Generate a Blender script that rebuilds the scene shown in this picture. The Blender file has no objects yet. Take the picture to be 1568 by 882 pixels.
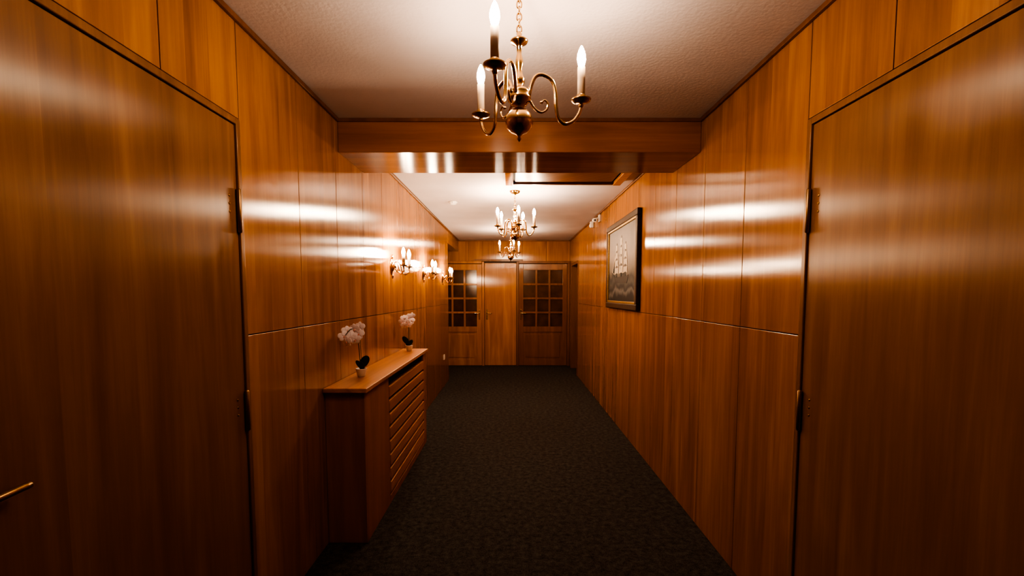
import bpy, bmesh, math, random
from mathutils import Vector, Matrix
random.seed(4)
D = bpy.data
scene = bpy.context.scene
try:
    scene.view_settings.view_transform = 'AgX'
    scene.view_settings.look = 'AgX - High Contrast'
except Exception as e:
    print(e)

# ------------------------------------------------------------------ materials
def new_mat(name):
    m = D.materials.new(name); m.use_nodes = True
    nt = m.node_tree
    b = nt.nodes['Principled BSDF']
    return m, nt, b

def simple(name, col, rough=0.5, metal=0.0, noise=0.0, nscale=20, bump=0.0, emis=None, estr=0, spec=0.5, trans=0):
    m, nt, b = new_mat(name)
    b.inputs['Base Color'].default_value = (*col, 1)
    b.inputs['Roughness'].default_value = rough
    b.inputs['Metallic'].default_value = metal
    b.inputs['Specular IOR Level'].default_value = spec
    if trans: b.inputs['Transmission Weight'].default_value = trans
    tc = nt.nodes.new('ShaderNodeTexCoord')
    n = nt.nodes.new('ShaderNodeTexNoise'); n.inputs['Scale'].default_value = nscale
    n.inputs['Detail'].default_value = 4
    nt.links.new(tc.outputs['Object'], n.inputs['Vector'])
    if noise > 0:
        r = nt.nodes.new('ShaderNodeValToRGB')
        r.color_ramp.elements[0].position = 0.3; r.color_ramp.elements[1].position = 0.7
        r.color_ramp.elements[0].color = (*[c*(1-noise) for c in col], 1)
        r.color_ramp.elements[1].color = (*[min(1, c*(1+noise)) for c in col], 1)
        nt.links.new(n.outputs['Fac'], r.inputs['Fac'])
        nt.links.new(r.outputs['Color'], b.inputs['Base Color'])
    if bump > 0:
        bp = nt.nodes.new('ShaderNodeBump'); bp.inputs['Strength'].default_value = bump
        bp.inputs['Distance'].default_value = 0.004
        nt.links.new(n.outputs['Fac'], bp.inputs['Height'])
        nt.links.new(bp.outputs['Normal'], b.inputs['Normal'])
    if emis:
        b.inputs['Emission Color'].default_value = (*emis, 1)
        b.inputs['Emission Strength'].default_value = estr
    return m

def wood(name, dark, mid, light, grain='Z', board=0.12, rough=0.17, aniso=0.9, bvar=0.30, tang='Z', off=0.0, spec=0.42):
    """lacquered veneer; grain axis: coordinate along the grain"""
    m, nt, b = new_mat(name)
    N, L = nt.nodes, nt.links
    def math_(op, a, bb=None):
        n = N.new('ShaderNodeMath'); n.operation = op
        for i, v in enumerate((a, bb)):
            if v is None: continue
            if isinstance(v, (int, float)): n.inputs[i].default_value = v
            else: L.new(v, n.inputs[i])
        return n.outputs[0]
    tc = N.new('ShaderNodeTexCoord'); sp = N.new('ShaderNodeSeparateXYZ')
    L.new(tc.outputs['Object'], sp.inputs[0])
    ax = {'X': 0, 'Y': 1, 'Z': 2}
    others = [k for k in 'XYZ' if k != grain]
    g = sp.outputs[ax[grain]]
    s = math_('ADD', sp.outputs[ax[others[0]]], sp.outputs[ax[others[1]]])
    s = math_('ADD', s, off)
    bi = math_('FLOOR', math_('DIVIDE', s, board))
    wn = N.new('ShaderNodeTexWhiteNoise'); wn.noise_dimensions = '1D'
    L.new(bi, wn.inputs['W'])
    def nz(ks, kg, detail, rough_=0.55, dist=0.0):
        c = N.new('ShaderNodeCombineXYZ')
        L.new(math_('MULTIPLY', s, ks), c.inputs[0])
        L.new(math_('MULTIPLY', g, kg), c.inputs[1])
        L.new(math_('MULTIPLY', wn.outputs['Value'], 30.0), c.inputs[2])
        n = N.new('ShaderNodeTexNoise'); n.inputs['Scale'].default_value = 1
        n.inputs['Detail'].default_value = detail; n.inputs['Roughness'].default_value = rough_
        n.inputs['Distortion'].default_value = dist
        L.new(c.outputs[0], n.inputs['Vector'])
        return n.outputs['Fac']
    n1 = nz(11, 0.9, 3, 0.5, 0.8)
    n2 = nz(100, 2.5, 3)
    n3 = nz(380, 12, 2)
    a = math_('MULTIPLY', n1, 0.70)
    a = math_('ADD', a, math_('MULTIPLY', n2, 0.20))
    a = math_('ADD', a, math_('MULTIPLY', n3, 0.10))
    a = math_('ADD', a, math_('MULTIPLY', math_('SUBTRACT', wn.outputs['Value'], 0.5), bvar*0.45))
    r = N.new('ShaderNodeValToRGB')
    e = r.color_ramp.elements
    e[0].position = 0.28; e[0].color = (*dark, 1)
    e[1].position = 0.75; e[1].color = (*light, 1)
    k = e.new(0.52); k.color = (*mid, 1)
    L.new(a, r.inputs['Fac']); L.new(r.outputs['Color'], b.inputs['Base Color'])
    b.inputs['Roughness'].default_value = rough
    b.inputs['Anisotropic'].default_value = aniso
    b.inputs['Specular IOR Level'].default_value = spec
    t = N.new('ShaderNodeTangent'); t.direction_type = 'RADIAL'; t.axis = tang
    L.new(t.outputs[0], b.inputs['Tangent'])
    bp = N.new('ShaderNodeBump'); bp.inputs['Strength'].default_value = 0.06
    bp.inputs['Distance'].default_value = 0.002
    L.new(math_('ADD', n2, n1), bp.inputs['Height']); L.new(bp.outputs['Normal'], b.inputs['Normal'])
    return m

WD, WM, WL = (0.22, 0.081, 0.016), (0.335, 0.136, 0.028), (0.46, 0.205, 0.048)
M_wall = wood('wall_veneer', WD, WM, WL)
M_far = wood('far_wall_veneer', WD, WM, WL, off=3.3)
M_door = wood('door_veneer', (0.155, 0.060, 0.013), (0.23, 0.096, 0.021), (0.33, 0.148, 0.037), board=5.0, bvar=0, rough=.30, aniso=.88, spec=.32)
M_door2 = wood('interior_door_veneer', (0.27, 0.10, 0.019), (0.40, 0.16, 0.034), (0.53, 0.24, 0.056), board=5.0, bvar=0)
M_beam = wood('beam_veneer', (0.20, 0.068, 0.013), (0.29, 0.103, 0.020), (0.38, 0.153, 0.033), grain='X', board=4.0, tang='X', bvar=0, rough=0.22, spec=.5)
M_slat = wood('slat_wood', (0.32, 0.12, 0.025), (0.45, 0.18, 0.038), (0.57, 0.24, 0.058), grain='Y', board=0.1, tang='X', aniso=0.3, rough=0.4)
M_cab = wood('cabinet_veneer', (0.26, 0.09, 0.018), (0.36, 0.135, 0.026), (0.47, 0.19, 0.042), board=3, bvar=0, rough=0.36, aniso=0.5)
M_trim = wood('trim_wood', (0.12, 0.042, 0.009), (0.17, 0.062, 0.014), (0.24, 0.09, 0.022), board=3, bvar=0, rough=0.4, aniso=0.3)
M_dark = simple('groove_dark', (0.05, 0.019, 0.007), 0.7)
M_doorshade = simple('doorway_shade', (0.06, 0.024, 0.009), 0.4, noise=0.2, nscale=8)  # darkness inside the open doorway, put into the slab colour
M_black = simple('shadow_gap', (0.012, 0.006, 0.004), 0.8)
M_gap = simple('door_rebate', (0.07, 0.027, 0.009), 0.7)
M_brass = simple('polished_brass', (0.58, 0.38, 0.17), 0.17, 1.0, noise=0.08, nscale=30)
M_brassd = simple('aged_brass', (0.36, 0.21, 0.08), 0.3, 1.0, noise=0.15, nscale=60)
M_hinge = simple('hinge_metal', (0.30, 0.18, 0.09), 0.4, 1.0)
M_sleeve = simple('candle_sleeve', (0.46, 0.36, 0.27), 0.5, noise=0.05)
M_bulb = simple('glowing_bulb', (1, 0.9, 0.8), 0.2, emis=(1.0, 0.72, 0.47), estr=760)
M_bulb1 = simple('glowing_bulb_low', (1, 0.9, 0.8), 0.2, emis=(1.0, 0.72, 0.48), estr=560)
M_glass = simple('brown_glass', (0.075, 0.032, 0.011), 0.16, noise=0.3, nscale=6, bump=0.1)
M_white = simple('white_plastic', (0.75, 0.72, 0.68), 0.4)
M_lens = simple('lens_black', (0.01, 0.01, 0.01), 0.1)
M_pot = simple('white_ceramic', (0.72, 0.68, 0.66), 0.2)
M_petal = simple('orchid_petal', (0.86, 0.76, 0.78), 0.55, noise=0.06, nscale=40)
M_lip = simple('orchid_lip', (0.72, 0.35, 0.30), 0.5)
M_leaf = simple('orchid_leaf', (0.012, 0.022, 0.008), 0.35, noise=0.2)
M_stem = simple('orchid_stem', (0.05, 0.05, 0.02), 0.5)
M_frame = simple('painting_frame_wood', (0.045, 0.020, 0.008), 0.5, noise=0.3, nscale=50, spec=.25)
M_gold = simple('painting_gold_lip', (0.50, 0.32, 0.12), 0.4, 1.0, noise=0.2, nscale=80)
M_sail = simple('paint_sail', (0.44, 0.37, 0.29), 0.6, noise=0.3, nscale=25)
M_hull = simple('paint_hull', (0.02, 0.014, 0.012), 0.6)

# ceiling plaster
m, nt, b = new_mat('ceiling_plaster'); M_ceil = m
tc = nt.nodes.new('ShaderNodeTexCoord')
n = nt.nodes.new('ShaderNodeTexNoise'); n.inputs['Scale'].default_value = 60; n.inputs['Detail'].default_value = 6
n2 = nt.nodes.new('ShaderNodeTexNoise'); n2.inputs['Scale'].default_value = 2.5; n2.inputs['Detail'].default_value = 3
nt.links.new(tc.outputs['Object'], n.inputs['Vector']); nt.links.new(tc.outputs['Object'], n2.inputs['Vector'])
r = nt.nodes.new('ShaderNodeValToRGB')
r.color_ramp.elements[0].position = .3; r.color_ramp.elements[0].color = (0.57, 0.51, 0.52, 1)
r.color_ramp.elements[1].position = .7; r.color_ramp.elements[1].color = (0.65, 0.59, 0.60, 1)
nt.links.new(n2.outputs['Fac'], r.inputs['Fac']); nt.links.new(r.outputs['Color'], b.inputs['Base Color'])
b.inputs['Roughness'].default_value = 0.75
bp = nt.nodes.new('ShaderNodeBump'); bp.inputs['Strength'].default_value = .35; bp.inputs['Distance'].default_value = .005
nt.links.new(n.outputs['Fac'], bp.inputs['Height']); nt.links.new(bp.outputs['Normal'], b.inputs['Normal'])

# carpet
m, nt, b = new_mat('charcoal_carpet'); M_carpet = m
tc = nt.nodes.new('ShaderNodeTexCoord')
n = nt.nodes.new('ShaderNodeTexNoise'); n.inputs['Scale'].default_value = 26; n.inputs['Detail'].default_value = 9; n.inputs['Roughness'].default_value = .85
n2 = nt.nodes.new('ShaderNodeTexNoise'); n2.inputs['Scale'].default_value = 240; n2.inputs['Detail'].default_value = 2
for q in (n, n2): nt.links.new(tc.outputs['Object'], q.inputs['Vector'])
mx = nt.nodes.new('ShaderNodeMath'); mx.operation = 'MULTIPLY_ADD'; mx.inputs[1].default_value = 0.35
nt.links.new(n2.outputs['Fac'], mx.inputs[0]); 
m5 = nt.nodes.new('ShaderNodeMath'); m5.operation = 'MULTIPLY'; m5.inputs[1].default_value = 0.65
nt.links.new(n.outputs['Fac'], m5.inputs[0]); nt.links.new(m5.outputs[0], mx.inputs[2])
r = nt.nodes.new('ShaderNodeValToRGB')
r.color_ramp.elements[0].position = .42; r.color_ramp.elements[0].color = (0.017, 0.0165, 0.0155, 1)
r.color_ramp.elements[1].position = .59; r.color_ramp.elements[1].color = (0.088, 0.083, 0.077, 1)
nt.links.new(mx.outputs[0], r.inputs['Fac']); nt.links.new(r.outputs['Color'], b.inputs['Base Color'])
b.inputs['Roughness'].default_value = 1; b.inputs['Specular IOR Level'].default_value = .1
bp = nt.nodes.new('ShaderNodeBump'); bp.inputs['Strength'].default_value = .45; bp.inputs['Distance'].default_value = .004
nt.links.new(mx.outputs[0], bp.inputs['Height']); nt.links.new(bp.outputs['Normal'], b.inputs['Normal'])

# painting canvas: sky over dark sea with foam
m, nt, b = new_mat('ship_painting_canvas'); M_canvas = m
tc = nt.nodes.new('ShaderNodeTexCoord'); sp = nt.nodes.new('ShaderNodeSeparateXYZ')
nt.links.new(tc.outputs['Object'], sp.inputs[0])
n = nt.nodes.new('ShaderNodeTexNoise'); n.inputs['Scale'].default_value = 5; n.inputs['Detail'].default_value = 8
nt.links.new(tc.outputs['Object'], n.inputs['Vector'])
ma = nt.nodes.new('ShaderNodeMath'); ma.operation = 'MULTIPLY_ADD'; ma.inputs[1].default_value = .22
nt.links.new(n.outputs['Fac'], ma.inputs[0]); nt.links.new(sp.outputs[2], ma.inputs[2])
mr = nt.nodes.new('ShaderNodeMapRange'); mr.inputs['From Min'].default_value = 1.42; mr.inputs['From Max'].default_value = 2.26
nt.links.new(ma.outputs[0], mr.inputs['Value'])
r = nt.nodes.new('ShaderNodeValToRGB'); e = r.color_ramp.elements
e[0].position = 0; e[0].color = (0.008, 0.008, 0.010, 1)
e[1].position = 1; e[1].color = (0.15, 0.13, 0.125, 1)
for p, c in ((.12, (0.012, 0.012, 0.014)), (.18, (0.11, 0.105, 0.10)), (.22, (0.014, 0.014, 0.016)), (.29, (0.06, 0.058, 0.055)), (.36, (0.02, 0.02, 0.021)), (.45, (0.14, 0.115, 0.095)), (.65, (0.25, 0.205, 0.18))):
    k = e.new(p); k.color = (*c, 1)
nt.links.new(mr.outputs[0], r.inputs['Fac']); nt.links.new(r.outputs['Color'], b.inputs['Base Color'])
b.inputs['Roughness'].default_value = .5; b.inputs['Specular IOR Level'].default_value = .3

# ------------------------------------------------------------------ mesh builder
class MB:
    def __init__(s, name, mats):
        s.name = name; s.mats = mats; s.bm = bmesh.new()
    def mi(s, mat): 
        if mat not in s.mats: s.mats.append(mat)
        return s.mats.index(mat)
    def box(s, x0, x1, y0, y1, z0, z1, mat, bev=0.0):
        v = [s.bm.verts.new((x, y, z)) for x in (x0, x1) for y in (y0, y1) for z in (z0, z1)]
        idx = [(0,1,3,2),(4,6,7,5),(0,4,5,1),(2,3,7,6),(0,2,6,4),(1,5,7,3)]
        fs = []
        for f in idx:
            ff = s.bm.faces.new([v[i] for i in f]); ff.material_index = s.mi(mat); fs.append(ff)
        if bev > 0:
            ed = list({e for f in fs for e in f.edges})
            res = bmesh.ops.bevel(s.bm, geom=ed, offset=bev, segments=2, affect='EDGES', profile=.5)
            for f in res['faces']: f.material_index = s.mi(mat)
        return v
    def prism(s, pts, d, mat):
        """pts: list of 3D coplanar points; extruded by vector d"""
        d = Vector(d)
        a = [s.bm.verts.new(p) for p in pts]; b_ = [s.bm.verts.new(Vector(p)+d) for p in pts]
        n_ = len(pts); k = s.mi(mat)
        s.bm.faces.new(a).material_index = k; s.bm.faces.new(b_[::-1]).material_index = k
        for i in range(n_):
            s.bm.faces.new((a[i], b_[i], b_[(i+1)%n_], a[(i+1)%n_])).material_index = k
    def lathe(s, prof, mat, c=(0,0,0), seg=24, mtx=None, smooth=True):
        c = Vector(c); rings = []; k = s.mi(mat)
        for (r_, z) in prof:
            ring = []
            if r_ < 1e-5:
                p = Vector((0, 0, z)); p = (mtx @ p if mtx else p) + c
                ring = [s.bm.verts.new(p)]
            else:
                for i in range(seg):
                    a = 2*math.pi*i/seg
                    p = Vector((r_*math.cos(a), r_*math.sin(a), z)); p = (mtx @ p if mtx else p) + c
                    ring.append(s.bm.verts.new(p))
            rings.append(ring)
        for A, B in zip(rings[:-1], rings[1:]):
            for i in range(seg):
                j = (i+1) % seg
                if len(A) == 1 and len(B) == 1: continue
                if len(A) == 1: f = (A[0], B[j], B[i])
                elif len(B) == 1: f = (A[i], A[j], B[0])
                else: f = (A[i], A[j], B[j], B[i])
                ff = s.bm.faces.new(f); ff.material_index = k; ff.smooth = smooth
        for R_ in (rings[0], rings[-1]):
            if len(R_) > 2:
                ff = s.bm.faces.new(R_); ff.material_index = k
    def tube(s, pts, rad, mat, seg=10, closed=False):
        pts = [Vector(p) for p in pts]; k = s.mi(mat); n_ = len(pts); rings = []
        for i, p in enumerate(pts):
            if closed: t = pts[(i+1)%n_] - pts[i-1]
            else: t = pts[min(i+1, n_-1)] - pts[max(i-1, 0)]
            t.normalize()
            if i == 0:
                a = t.orthogonal().normalized()
            else:
                a = (a - t*a.dot(t)).normalized()
            b_ = t.cross(a); rr = rad(i/(n_-1)) if callable(rad) else rad
            rings.append([s.bm.verts.new(p + a*rr*math.cos(2*math.pi*q/seg) + b_*rr*math.sin(2*math.pi*q/seg)) for q in range(seg)])
        rng = range(n_) if closed else range(n_-1)
        for i in rng:
            A, B = rings[i], rings[(i+1)%n_]
            for q in range(seg):
                ff = s.bm.faces.new((A[q], A[(q+1)%seg], B[(q+1)%seg], B[q])); ff.material_index = k; ff.smooth = True
        if not closed:
            for R_ in (rings[0], rings[-1]):
                s.bm.faces.new(R_).material_index = k
    def ellipsoid(s, c, rx, ry, rz, mat, mtx=None, seg=14, rings=8):
        k = s.mi(mat)
        M = Matrix.Translation(Vector(c)) @ ((mtx.to_4x4()) if mtx else Matrix.Identity(4)) @ Matrix.Diagonal((rx, ry, rz, 1))
        res = bmesh.ops.create_uvsphere(s.bm, u_segments=seg, v_segments=rings, radius=1, matrix=M)
        for f in {f for v in res['verts'] for f in v.link_faces}:
            f.material_index = k; f.smooth = True
    def done(s):
        bmesh.ops.recalc_face_normals(s.bm, faces=s.bm.faces)
        me = D.meshes.new(s.name); s.bm.to_mesh(me); s.bm.free()
        for m_ in s.mats: me.materials.append(m_)
        base = s.name
        ob = D.objects.new(base, me); scene.collection.objects.link(ob)
        return ob

def catmull(pts, n=8):
    pts = [Vector(p) for p in pts]; P = [pts[0]*2-pts[1]] + pts + [pts[-1]*2-pts[-2]]
    out = []
    for i in range(1, len(P)-2):
        for k in range(n):
            t = k/n; a, b_, c, d = P[i-1], P[i], P[i+1], P[i+2]
            out.append(0.5*((2*b_) + (c-a)*t + (2*a-5*b_+4*c-d)*t*t + (3*b_-a-3*c+d)*t**3))
    out.append(P[-2]); return out

# ------------------------------------------------------------------ room
XL, XR, YF, H = -1.06, 1.15, 9.15, 2.50
YB = -1.6
RAIL = 1.275
G = 0.002   # half gap

o = MB('floor', [M_carpet]); o.box(-2.6, 1.6, YB-.2, YF+.2, -.1, 0, M_carpet); o.done()
o = MB('ceiling', [M_ceil]); o.box(-2.6, 1.6, YB-.2, YF+.2, H, H+.1, M_ceil); o.done()

def side_panels(o, xf, xb, ys, openings):
    x0, x1 = min(xf, xb), max(xf, xb)
    for a, b_ in zip(ys[:-1], ys[1:]):
        segs = [(0.0, RAIL), (RAIL, H-.012)]
        for (p, q, zt) in openings:
            if a >= p-1e-4 and b_ <= q+1e-4:
                segs = [(zt, H-.012)]
        for z0, z1 in segs:
            o.box(x0, x1, a+G, b_-G, z0+(G if z0 > 0 else 0.002), z1-G, M_wall, bev=0.0018)

def seams(start, end, step=.49):
    r_ = [start]
    while r_[-1] + step < end - .12: r_.append(r_[-1]+step)
    r_.append(end); return r_

DY0, DY1, DZ = 0.80, 1.825, 2.115
# left wall
o = MB('wall_left', [M_wall, M_dark])
ys = [YB, -1.1, -.6, -.1, .4, DY0, 1.43] + seams(DY1, 7.6)
side_panels(o, XL, XL-.014, ys, [(DY0, DY1, DZ)])
o.box(XL-.16, XL-.0145, YB, DY0, 0.001, H-.001, M_dark)
o.box(XL-.16, XL-.0145, DY0, DY1, DZ, H-.001, M_dark)
o.box(XL-.16, XL-.0145, DY1, 7.6, 0.001, H-.001, M_dark)
# passage header and end return
o.box(XL-.16, XL-.0145, 7.6, YF-.002, 2.28, H-.001, M_wall)
for a, b_ in ((7.6, 8.08), (8.08, 8.56), (8.56, YF-.02)):
    o.box(XL-.014, XL, a+G, b_-G, 2.28, H-.014, M_wall, bev=.0018)
o.box(XL-.16, XL, 7.6, 7.612, .002, 2.279, M_trim)
o.done()
# right wall
R0, R1, RZ = 7.95, 8.85, 2.02
o = MB('wall_right', [M_wall, M_dark])
ys = [YB, -1.1, -.6, -.1, .4, DY0, 1.43] + seams(DY1, R0, .475) + [R1, YF-.002]
side_panels(o, XR, XR+.014, ys, [(DY0, DY1, DZ), (R0, R1, RZ)])
for a, b_ in ((YB, DY0), (DY1, R0), (R1, YF-.002)):
    o.box(XR+.0145, XR+.16, a, b_, 0.001, H-.001, M_dark)
o.box(XR+.0145, XR+.16, DY0, DY1, DZ, H-.001, M_dark)
o.box(XR+.0145, XR+.16, R0, R1, RZ, H-.001, M_dark)
o.done()
# side passage walls
o = MB('wall_passage', [M_wall, M_dark]); o.box(-2.40, -2.30, 7.4, YF-.002, .001, H-.001, M_wall); o.box(-2.29, XL-.161, 7.45, 7.55, .001, H-.001, M_wall); o.done()
o = MB('wall_back', [M_wall]); o.box(XL, XR, YB-.12, YB-.001, .001, H-.001, M_wall); o.done()

# far wall panels (fixed parts around the doors)
o = MB('wall_far', [M_far, M_dark])
o.box(-2.30, 1.4, YF+.03, YF+.15, .001, H-.001, M_dark)
xs = [-2.29, -1.75, -1.30, -.86, -.32, .20, .68, XR]
for a, b_ in zip(xs[:-1], xs[1:]):
    o.box(a+G, b_-G, YF, YF+.029, 2.09, H-.014, M_far, bev=.0018)
o.box(-2.29, -1.58, YF, YF+.029, .002, 2.085, M_far, bev=.0018)
o.done()

# ceiling trims
def trim(name, *a):
    o = MB(name, [M_trim]); o.box(*a, M_trim, bev=.003); o.done()
trim('trim_1', XL+.0005, XL+.016, YB+.01, 2.84, H-.022, H-.0005)
trim('trim_2', XL+.0005, XL+.016, 3.34, YF-.02, H-.022, H-.0005)
trim('trim_3', XR-.016, XR-.0005, YB+.01, 2.84, H-.022, H-.0005)
trim('trim_4', XR-.016, XR-.0005, 3.34, YF-.02, H-.022, H-.0005)
trim('trim_5', XL+.02, XR-.02, YF-.016, YF-.0005, H-.022, H-.0005)

# ceiling beam
o = MB('ceiling_beam', [M_beam])
o.box(XL+.001, XR-.001, 2.85, 3.33, 2.300, H-.001, M_beam, bev=.004)
o.box(XL+.001, XR-.001, 2.838, 2.85, 2.480, H-.001, M_trim)
o.done()

# attic hatch
o = MB('attic_hatch', [M_beam, M_black])
hx0, hx1, hy0, hy1 = -.06, 1.02, 3.40, 4.40
o.box(hx0+.07, hx1-.07, hy1-.035, hy1, H-.036, H-.001, M_trim, .003)
o.box(hx0, hx1, hy0, hy0+.07, H-.04, H-.001, M_beam, .004)
o.box(hx0, hx0+.07, hy0+.07, hy1, H-.04, H-.001, M_door2, .004)
o.box(hx1-.07, hx1, hy0+.07, hy1, H-.04, H-.001, M_door2, .004)
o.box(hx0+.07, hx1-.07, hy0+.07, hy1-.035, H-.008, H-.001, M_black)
o.box(hx0+.09, hx1-.09, hy0+.09, hy1-.06, H-.02, H-.009, M_trim, .003)
o.done()

# ------------------------------------------------------------------ near doors
def near_door(name, side, handle):
    s = -1 if side == 'L' else 1
    X = XL if side == 'L' else XR
    o = MB(name, [M_door])
    def bx(d0, d1, y0, y1, z0, z1, mat, bev=0):   # d = distance into the room (+) from wall face
        xa, xb = X - s*d0, X - s*d1
        o.box(min(xa, xb), max(xa, xb), y0, y1, z0, z1, mat, bev)
    # casing
    cw = .028
    bx(-.10, .006, DY1-cw, DY1-.003, 0.002, DZ-.003, M_door, .003)
    bx(-.10, .006, DY0+.003, DY0+cw, 0.002, DZ-.003, M_door, .003)
    bx(-.10, .006, DY0+cw, DY1-cw, DZ-cw, DZ-.003, M_door, .003)
    bx(-.10, -.02, DY0+cw, DY1-cw, 0.002, DZ-cw, M_gap)
    # slab
    bx(-.019, -.002, DY0+cw+.0025, DY1-cw-.0025, .008, DZ-cw-.003, M_door, .002)
    # hinges
    for z0, z1 in ((1.68, 1.84), (.90, 1.055)):
        yh = DY1-cw-.006
        o.lathe([(0, -.005), (.005, -.004), (.0085, 0), (.0085, z1-z0), (.005, z1-z0+.004), (0, z1-z0+.005)], M_hinge, c=(X - s*.008, yh, z0), seg=14)
        for zz in (z0+.07, z0+.10, z0+.13):
            o.ellipsoid((X + s*.002, yh-.045, zz), .003, .005, .005, M_brassd, seg=8, rings=6)
    if handle:
        yy = DY0+.065
        bx(-.003, .004, yy-.02, yy+.02, .92, 1.11, M_brassd, .003)
        pts = [(X - s*.0, yy, 1.03), (X - s*.02, yy, 1.03), (X - s*.030, yy+.010, 1.03), (X - s*.032, yy+.04, 1.032), (X - s*.030, yy+.085, 1.034)]
        o.tube(catmull(pts, 5), .008, M_brassd)
        o.ellipsoid((X - s*.004, yy, .96), .004, .006, .010, M_black, seg=8, rings=6)
    return o.done()
near_door('door_1', 'L', True)
near_door('door_2', 'R', False)

# right passage doorway: recessed slab coloured as the shade inside the opening
o = MB('door_3', [M_trim])
o.box(XR-.012, XR+.15, R0+.003, R0+.05, .002, RZ-.003, M_trim, .003)
o.box(XR-.012, XR+.15, R1-.05, R1-.003, .002, RZ-.003, M_trim, .003)
o.box(XR-.012, XR+.15, R0+.05, R1-.05, RZ-.05, RZ-.003, M_trim, .003)
o.box(XR+.10, XR+.14, R0+.052, R1-.052, .008, RZ-.053, M_doorshade, .003)
o.tube(catmull([(XR+.1, R0+.13, 1.05), (XR+.06, R0+.13, 1.05), (XR+.05, R0+.15, 1.05), (XR+.05, R0+.24, 1.05)], 5), .008, M_brassd)
o.done()

# ------------------------------------------------------------------ far doors
def glazed_door(name, x0, x1, yf, fw, mats=(M_door2,), hx=None, ztop=2.03):
    w = mats[0]
    o = MB(name, [w])
    y0, y1 = yf, yf+.04
    zm0, zm1 = .68, .79      # lock rail
    o.box(x0, x0+fw, y0, y1, .008, ztop, w, .003)
    o.box(x1-fw, x1, y0, y1, .008, ztop, w, .003)
    o.box(x0+fw, x1-fw, y0, y1, ztop-.12, ztop, w, .003)
    o.box(x0+fw, x1-fw, y0, y1, zm0, zm1, w, .003)
    o.box(x0+fw, x1-fw, y0, y1, .008, .12, w, .003)
    # lower raised panel
    o.box(x0+fw, x1-fw, y0+.015, y1-.01, .12, zm0, w)
    o.box(x0+fw+.05, x1-fw-.05, y0+.004, y0+.016, .17, zm0-.05, w, .006)
    # glass
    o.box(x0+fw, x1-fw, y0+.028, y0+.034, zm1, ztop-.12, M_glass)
    gx0, gx1, gz0, gz1 = x0+fw, x1-fw, zm1, ztop-.12
    for i in (1, 2):
        xx = gx0+(gx1-gx0)*i/3; o.box(xx-.019, xx+.019, y0+.004, y1-.004, gz0, gz1, w, .003)
    for i in (1, 2, 3):
        zz = gz0+(gz1-gz0)*i/4; o.box(gx0, gx1, y0+.005, y1-.005, zz-.019, zz+.019, w, .003)
    if hx:
        xx, d = hx
        o.box(xx-.018, xx+.018, y0-.004, y0, .93, 1.13, M_brass, .002)
        o.tube(catmull([(xx, y0, 1.06), (xx, y0-.04, 1.06), (xx+d*.02, y0-.05, 1.06), (xx+d*.11, y0-.05, 1.055)], 5), .008, M_brass)
    return o.done()
M_door3 = wood('glazed_door_wood', (0.15, 0.055, 0.012), (0.21, 0.080, 0.018), (0.29, 0.115, 0.026), board=5.0, bvar=0)
glazed_door('door_4', -1.53, -.60, YF-.05, .10, hx=(-.65, -1))
glazed_door('door_5', .135, 1.095, YF-.05, .09, mats=(M_door3,), hx=(.18, 1))
# centre plain door
o = MB('door_6', [M_door2])
o.box(-.545, .085, YF-.03, YF-.002, .008, 2.05, M_door2, .003)
o.box(-.50-.018, -.50+.018, YF-.034, YF-.03, .93, 1.13, M_brass)
o.tube(catmull([(-.50, YF-.03, 1.06), (-.50, YF-.07, 1.06), (-.48, YF-.08, 1.06), (-.40, YF-.08, 1.055)], 5), .008, M_brass)
o.done()
# door frames on far wall
o = MB('trim_6', [M_door2])
o.box(-.596, -.55, YF-.06, YF-.002, .001, 2.075, M_door2, .003)
o.box(.09, .130, YF-.06, YF-.002, .001, 2.075, M_trim, .003)
o.box(-1.57, -.60, YF-.06, YF-.002, 2.04, 2.085, M_door2, .003)
o.box(.132, 1.145, YF-.06, YF-.002, 2.04, 2.085, M_trim, .003)
o.box(1.10, 1.145, YF-.06, YF-.002, .001, 2.038, M_trim, .003)
o.box(-.75, .22, YF-.022, YF-.002, 2.105, 2.125, M_trim, .002)
o.done()

# ------------------------------------------------------------------ radiator cover
o = MB('radiator_cover', [M_cab])
cx0, cx1 = XL+.002, -.835
cy0, cy1, ct = 2.55, 4.38, .912
o.box(cx0, cx1+.022, cy0-.028, cy1+.028, ct-.026, ct, M_slat, .004)       # top board
o.box(cx0, cx1, cy0, cy0+.02, .002, ct-.027, M_cab, .002)                # near side
o.box(cx0, cx1, cy1-.02, cy1, .002, ct-.027, M_cab, .002)                # far side
o.box(cx1-.02, cx1, cy0+.021, 3.06, .002, ct-.027, M_cab, .002)          # solid front part
o.box(cx1-.02, cx1, 4.27, cy1-.021, .002, ct-.027, M_cab, .002)          # far stile
o.box(cx1-.02, cx1, 3.062, 4.268, .002, .055, M_cab, .002)               # bottom rail
o.box(cx1-.02, cx1, 3.062, 4.268, ct-.040, ct-.027, M_cab, .002)         # top rail
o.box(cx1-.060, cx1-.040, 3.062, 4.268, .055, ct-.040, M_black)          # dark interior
nsl = 8; z0, z1 = .062, ct-.090
hgt = (z1-z0)/nsl
for i in range(nsl):
    a = z0 + i*hgt
    o.box(cx1-.016, cx1+.004, 3.070, 4.260, a+.010, a+hgt-.010, M_slat, .005)
o.box(cx1-.036, cx1-.022, 3.062, 4.268, .056, z1-.010, M_trim)
o.done()

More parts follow.
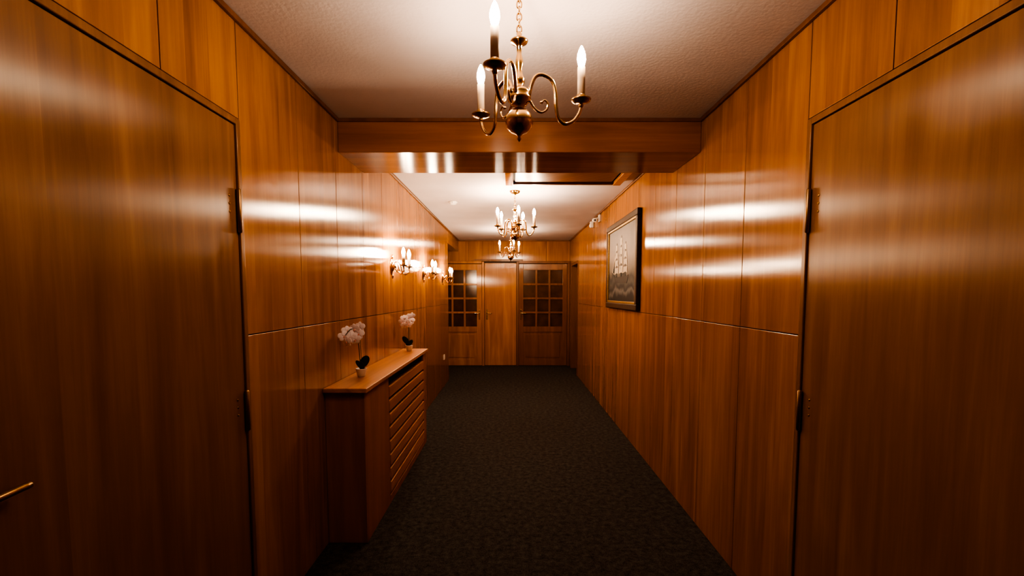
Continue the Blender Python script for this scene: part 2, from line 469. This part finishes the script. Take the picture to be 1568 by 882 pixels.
# ------------------------------------------------------------------ orchids
def orchid(name, x, y, sc, seed, flip=1, lean=0.0):
    rnd = random.Random(seed)
    o = MB(name, [M_pot]); zb = ct+.0005
    o.lathe([(0, 0), (.020, 0), (.024, .004), (.033, .048), (.035, .052), (.031, .052), (.028, .046), (0, .044)], M_pot, c=(x, y, zb), seg=24)
    # leaves: thick paddle leaves, growing upward from the pot
    for dx, dz, ln, wd, tilt, dy in ((.026, .098, .046, .027, -35, -.01), (-.012, .075, .034, .018, 35, .008), (.008, .070, .030, .020, 10, -.014)):
        Rm = Matrix.Rotation(math.radians(12), 3, 'X') @ Matrix.Rotation(-math.radians(tilt*flip), 3, 'Y')
        o.ellipsoid((x+dx*flip, y+dy, zb+dz), wd, .004, ln, M_leaf, mtx=Rm, seg=16, rings=10)
    # support stick and stem
    pts = catmull([(x, y, zb+.04), (x-.004, y-.1*lean, zb+.12*sc), (x-.002, y-.004-.35*lean, zb+.22*sc), (x+.004, y-.02-.7*lean, zb+.285*sc), (x-.01, y-.05-lean, zb+.305*sc), (x-.03, y-.08-lean*1.1, zb+.275*sc)], 6)
    o.tube(pts, .0028, M_stem, seg=8)
    o.tube([(x+.006, y+.004, zb+.04), (x+.006, y+.004-.35*lean, zb+.25*sc)], .002, M_stem, seg=6)
    fl = [(0.010, -.035, .305), (-.025, -.06, .295), (.035, -.03, .275), (-.042, -.075, .265), (.0, -.055, .262), (.036, -.015, .315), (-.02, -.085, .235), (.020, -.06, .245)]
    for fx, fy, fz in fl:
        c = Vector((x+fx-.004, y+fy-lean, zb+fz*sc))
        yaw = rnd.uniform(-.5, .9); pit = rnd.uniform(-.35, .35)
        R = Matrix.Rotation(yaw, 3, 'Z') @ Matrix.Rotation(pit, 3, 'X')
        for i in range(5):
            a = math.pi/2 + i*2*math.pi/5 + rnd.uniform(-.1, .1)
            big = i in (1, 4)
            L_ = .021 if not big else .023
            off = R @ Vector((math.cos(a)*L_*.85, rnd.uniform(-.002, .002), math.sin(a)*L_*.85))
            Rm = R @ Matrix.Rotation(-a, 3, 'Y') @ Matrix.Rotation(.2, 3, 'Z')
            o.ellipsoid(c+off, L_*.85, .0022, .0135 if not big else .018, M_petal, mtx=Rm, seg=10, rings=6)
        o.ellipsoid(c + R @ Vector((0, -.006, -.004)), .005, .006, .006, M_lip, mtx=R, seg=8, rings=6)
    return o.done()
orchid('orchid', -.966, 2.90, 1.03, 1, lean=.085)
orchid('orchid', -.955, 4.22, 1.03, 5, flip=-1)

# ------------------------------------------------------------------ chandeliers & sconces
def candle(o, x, y, zp, sl=.10, bm_=None):
    o.lathe([(0, -.022), (.006, -.020), (.009, -.012), (.007, -.004), (.022, -.002), (.034, .004), (.036, .009), (.030, .008), (.014, .004), (.013, .010), (.017, .016), (.016, .024), (0, .024)], M_brassd, c=(x, y, zp), seg=20)
    o.lathe([(0, .020), (.0135, .020), (.0135, .020+sl), (.010, .022+sl), (0, .022+sl)], M_sleeve, c=(x, y, zp), seg=16)
    zb = zp+.020+sl
    o.lathe([(.0085, 0), (.012, .010), (.0155, .026), (.0145, .042), (.009, .060), (.003, .072), (0, .074)], bm_ or M_bulb, c=(x, y, zb), seg=10)

def chandelier(name, cx, cy, n, a0, R=.225, sl=.10, bm_=None):
    o = MB(name, [M_brass]); c = (cx, cy, 0)
    prof = [(0, 1.972), (.004, 1.975), (.008, 1.982), (.005, 1.990), (.009, 1.994), (.012, 1.998), (.03, 2.006), (.044, 2.020), (.049, 2.040), (.045, 2.060), (.032, 2.076),
            (.018, 2.084), (.014, 2.090), (.026, 2.096), (.030, 2.104), (.040, 2.112), (.042, 2.120), (.036, 2.128), (.040, 2.136), (.036, 2.146), (.022, 2.152),
            (.014, 2.160), (.018, 2.172), (.020, 2.182), (.014, 2.196), (.010, 2.215), (.014, 2.232), (.013, 2.25), (.008, 2.27), (.009, 2.292), (.014, 2.298), (.028, 2.306), (.031, 2.312), (.024, 2.318),
            (.012, 2.322), (.008, 2.330), (.010, 2.336), (.005, 2.342), (0, 2.343)]
    o.lathe(prof, M_brass, c=c, seg=32)
    # canopy
    o.lathe([(0, 2.455), (.010, 2.455), (.014, 2.465), (.045, 2.478), (.055, 2.492), (.055, 2.4995), (0, 2.4995)], M_brass, c=c, seg=28)
    # chain
    z = 2.338; i = 0
    while z < 2.452:
        pts = []
        for q in range(14):
            a = 2*math.pi*q/14
            u, v = .0085*math.cos(a), .0135*math.sin(a)
            pts.append((cx + (u if i % 2 == 0 else 0), cy + (0 if i % 2 == 0 else u), z+.0125+v))
        o.tube(pts, .0027, M_brass, seg=8, closed=True)
        z += .0205; i += 1
    for k in range(n):
        a = a0 + 2*math.pi*k/n; ca, sa = math.cos(a), math.sin(a)
        def P(r_, z_): return (cx+ca*r_, cy+sa*r_, z_)
        s = R/.225
        path = [P(.034, 2.125), P(.042*s, 2.165), P(.058*s, 2.198), P(.085*s, 2.206), P(.118*s, 2.188), P(.130*s, 2.150), P(.133*s, 2.100), P(.142*s, 2.062), P(.165*s, 2.044), P(.195*s, 2.054), P(.216*s, 2.080), P(.225*s, 2.105)]
        o.tube(catmull(path, 7), lambda t: .0070 - .001*t, M_brass, seg=10)
        # inner scroll
        path = [P(.036, 2.118), P(.055*s, 2.090), P(.078*s, 2.078), P(.098*s, 2.088), P(.103*s, 2.108), P(.092*s, 2.120), P(.080*s, 2.112)]
        o.tube(catmull(path, 6), lambda t: .0048 - .0018*t, M_brass, seg=8)
        o.ellipsoid(P(.080*s, 2.112), .006, .006, .006, M_brass, seg=8, rings=6)
        candle(o, cx+ca*R, cy+sa*R, 2.123, sl, bm_)
    return o.done()
chandelier('chandelier', .025, 1.645, 3, math.radians(10), bm_=M_bulb1)
chandelier('chandelier', .030, 4.80, 5, math.radians(-80), R=.20)
chandelier('chandelier', -.02, 7.55, 3, math.radians(-75), R=.19)

def sconce(name, cy):
    o = MB(name, [M_brass]); X = XL+.0005
    # back plate (oval, shallow)
    R = Matrix.Rotation(math.radians(90), 3, 'Y') @ Matrix.Diagonal((1.9, 1.0, 1.0)).to_3x3()
    o.lathe([(0, 0), (.038, 0), (.040, .004), (.034, .010), (.022, .014), (.020, .022), (.010, .030), (0, .032)], M_brass, c=(X, cy, 1.68), seg=28, mtx=R)
    o.ellipsoid((X+.03, cy, 1.68), .018, .018, .018, M_brass)
    o.ellipsoid((X+.012, cy, 1.765), .009, .010, .020, M_brass)
    o.ellipsoid((X+.012, cy, 1.595), .009, .010, .022, M_brass)
    for sg in (-1, 1):
        ca, sa = math.cos(math.radians(42)*sg), math.sin(math.radians(42)*sg)
        def P(r_, z_): return (X+.02+ca*r_, cy+sa*r_, z_)
        path = [P(.008, 1.685), P(.03, 1.715), P(.06, 1.712), P(.075, 1.675), P(.085, 1.630), P(.115, 1.612), P(.145, 1.632), P(.155, 1.665)]
        o.tube(catmull(path, 7), .0052, M_brass, seg=10)
        path = [P(.012, 1.675), P(.03, 1.640), P(.05, 1.632), P(.060, 1.648), P(.05, 1.66)]
        o.tube(catmull(path, 6), .0035, M_brass, seg=8)
        p = P(.155, 1.68)
        candle(o, p[0], p[1], p[2], .062)
        # glass drop
        o.lathe([(0, -.030), (.006, -.022), (.004, -.008), (.001, 0), (0, .002)], M_brass, c=(p[0], p[1], 1.655), seg=10)
    return o.done()
for cy in (4.03, 5.45, 6.95):
    sconce('wall_sconce', cy)

# ------------------------------------------------------------------ painting
o = MB('framed_ship_painting', [M_frame])
fx0, fx1 = 1.108, 1.1485
py0, py1, pz0, pz1 = 4.10, 5.42, 1.285, 2.205
fw = .060
o.box(fx0, fx1, py0, py1, pz0, pz0+fw, M_frame, .008)
o.box(fx0, fx1, py0, py1, pz1-fw, pz1, M_frame, .008)
o.box(fx0, fx1, py0, py0+fw, pz0+fw, pz1-fw, M_frame, .008)
o.box(fx0, fx1, py1-fw, py1, pz0+fw, pz1-fw, M_frame, .008)
l = .020; a0, a1, b0, b1 = py0+fw, py1-fw, pz0+fw, pz1-fw
o.box(fx0+.006, fx1-.004, a0, a1, b0, b0+l, M_gold, .002)
o.box(fx0+.006, fx1-.004, a0, a1, b1-l, b1, M_gold, .002)
o.box(fx0+.006, fx1-.004, a0, a0+l, b0+l, b1-l, M_gold, .002)
o.box(fx0+.006, fx1-.004, a1-l, a1, b0+l, b1-l, M_gold, .002)
xc = 1.130
o.box(xc, 1.1480, a0+l, a1-l, b0+l, b1-l, M_canvas)
# ship painted (thin relief) - seen from the room, +y is to the left
sy, sz = 4.76, 1.60
def P2(u, v): return (xc-.0022, sy+u, sz+v)
o.prism([P2(.34, .035), P2(.27, -.04), P2(-.24, -.055), P2(-.31, .03), P2(-.24, .022), P2(.24, .018)], (.002, 0, 0), M_hull)
for mu, mh in ((.20, .38), (.0, .44), (-.18, .36)):
    o.prism([P2(mu-.004, .0), P2(mu+.004, .0), P2(mu+.002, mh), P2(mu-.002, mh)], (.002, 0, 0), M_hull)
    lv = .05; hs = (mh-.06)/4
    for q in range(4):
        w0 = .086-.013*q; w1 = .074-.013*q
        o.prism([(xc-.0035, sy+mu-w0, sz+lv), (xc-.0035, sy+mu, sz+lv+.012), (xc-.0035, sy+mu+w0, sz+lv), (xc-.0035, sy+mu+w1, sz+lv+hs*.84), (xc-.0035, sy+mu-w1, sz+lv+hs*.84)], (.001, 0, 0), M_sail)
        lv += hs
for t in range(3):
    o.prism([(xc-.003, sy+.27+.03*t, sz+.05+.01*t), (xc-.003, sy+.34+.03*t, sz+.055+.01*t), (xc-.003, sy+.25+.01*t, sz+.27)], (.001, 0, 0), M_sail)
o.prism([P2(.44, .075), P2(.31, .03), P2(.31, .036), P2(.44, .08)], (.002, 0, 0), M_hull)
o.done()

# ------------------------------------------------------------------ small things
o = MB('security_camera', [M_white])
o.box(XR-.02, XR-.0005, 6.02, 6.10, 2.38, 2.47, M_white, .004)
o.tube(catmull([(XR-.02, 6.06, 2.43), (XR-.05, 6.06, 2.425), (XR-.07, 6.05, 2.41)], 4), .008, M_white)
Rm = Matrix.Rotation(math.radians(100), 3, 'X')
o.lathe([(0, -.05), (.024, -.05), (.026, -.045), (.026, .045), (.020, .05), (.018, .045), (0, .044)], M_white, c=(XR-.075, 6.04, 2.40), seg=20, mtx=Rm)
o.ellipsoid((XR-.075, 5.993, 2.393), .012, .006, .012, M_lens)
o.done()
o = MB('motion_sensor', [M_white])
o.box(XR-.05, XR-.0005, 6.50, 6.56, 2.37, 2.46, M_white, .01)
o.ellipsoid((XR-.05, 6.53, 2.40), .012, .022, .022, M_white)
o.done()
o = MB('smoke_detector', [M_white])
o.lathe([(0, -.035), (.025, -.034), (.038, -.028), (.042, -.018), (.05, -.015), (.052, -.0005), (0, -.0005)], M_white, c=(-.68, 5.35, H), seg=28)
o.done()
o = MB('power_outlet', [M_white])
o.box(XL+.0005, XL+.012, 7.02, 7.10, .42, .50, M_white, .003)
Ry = Matrix.Rotation(math.radians(90), 3, 'Y')
o.lathe([(.028, 0), (.028, .004), (.022, .004), (.020, .001), (0, .001)], M_white, c=(XL+.012, 7.06, .46), seg=20, mtx=Ry)
for dz in (-.008, .008): o.ellipsoid((XL+.0135, 7.06, .46+dz), .0015, .003, .003, M_lens, seg=6, rings=4)
o.done()

# ------------------------------------------------------------------ world + camera
w = D.worlds.new('World'); scene.world = w; w.use_nodes = True
w.node_tree.nodes['Background'].inputs[0].default_value = (1, .7, .45, 1)
w.node_tree.nodes['Background'].inputs[1].default_value = 0.02

cam = D.cameras.new('camera'); co = D.objects.new('camera', cam); scene.collection.objects.link(co)
cam.sensor_width = 36; cam.lens = 16.07; cam.clip_start = .02
cam.shift_y = .037
co.location = (0, 0, 1.44); co.rotation_euler = (math.radians(86), 0, 0)
scene.camera = co
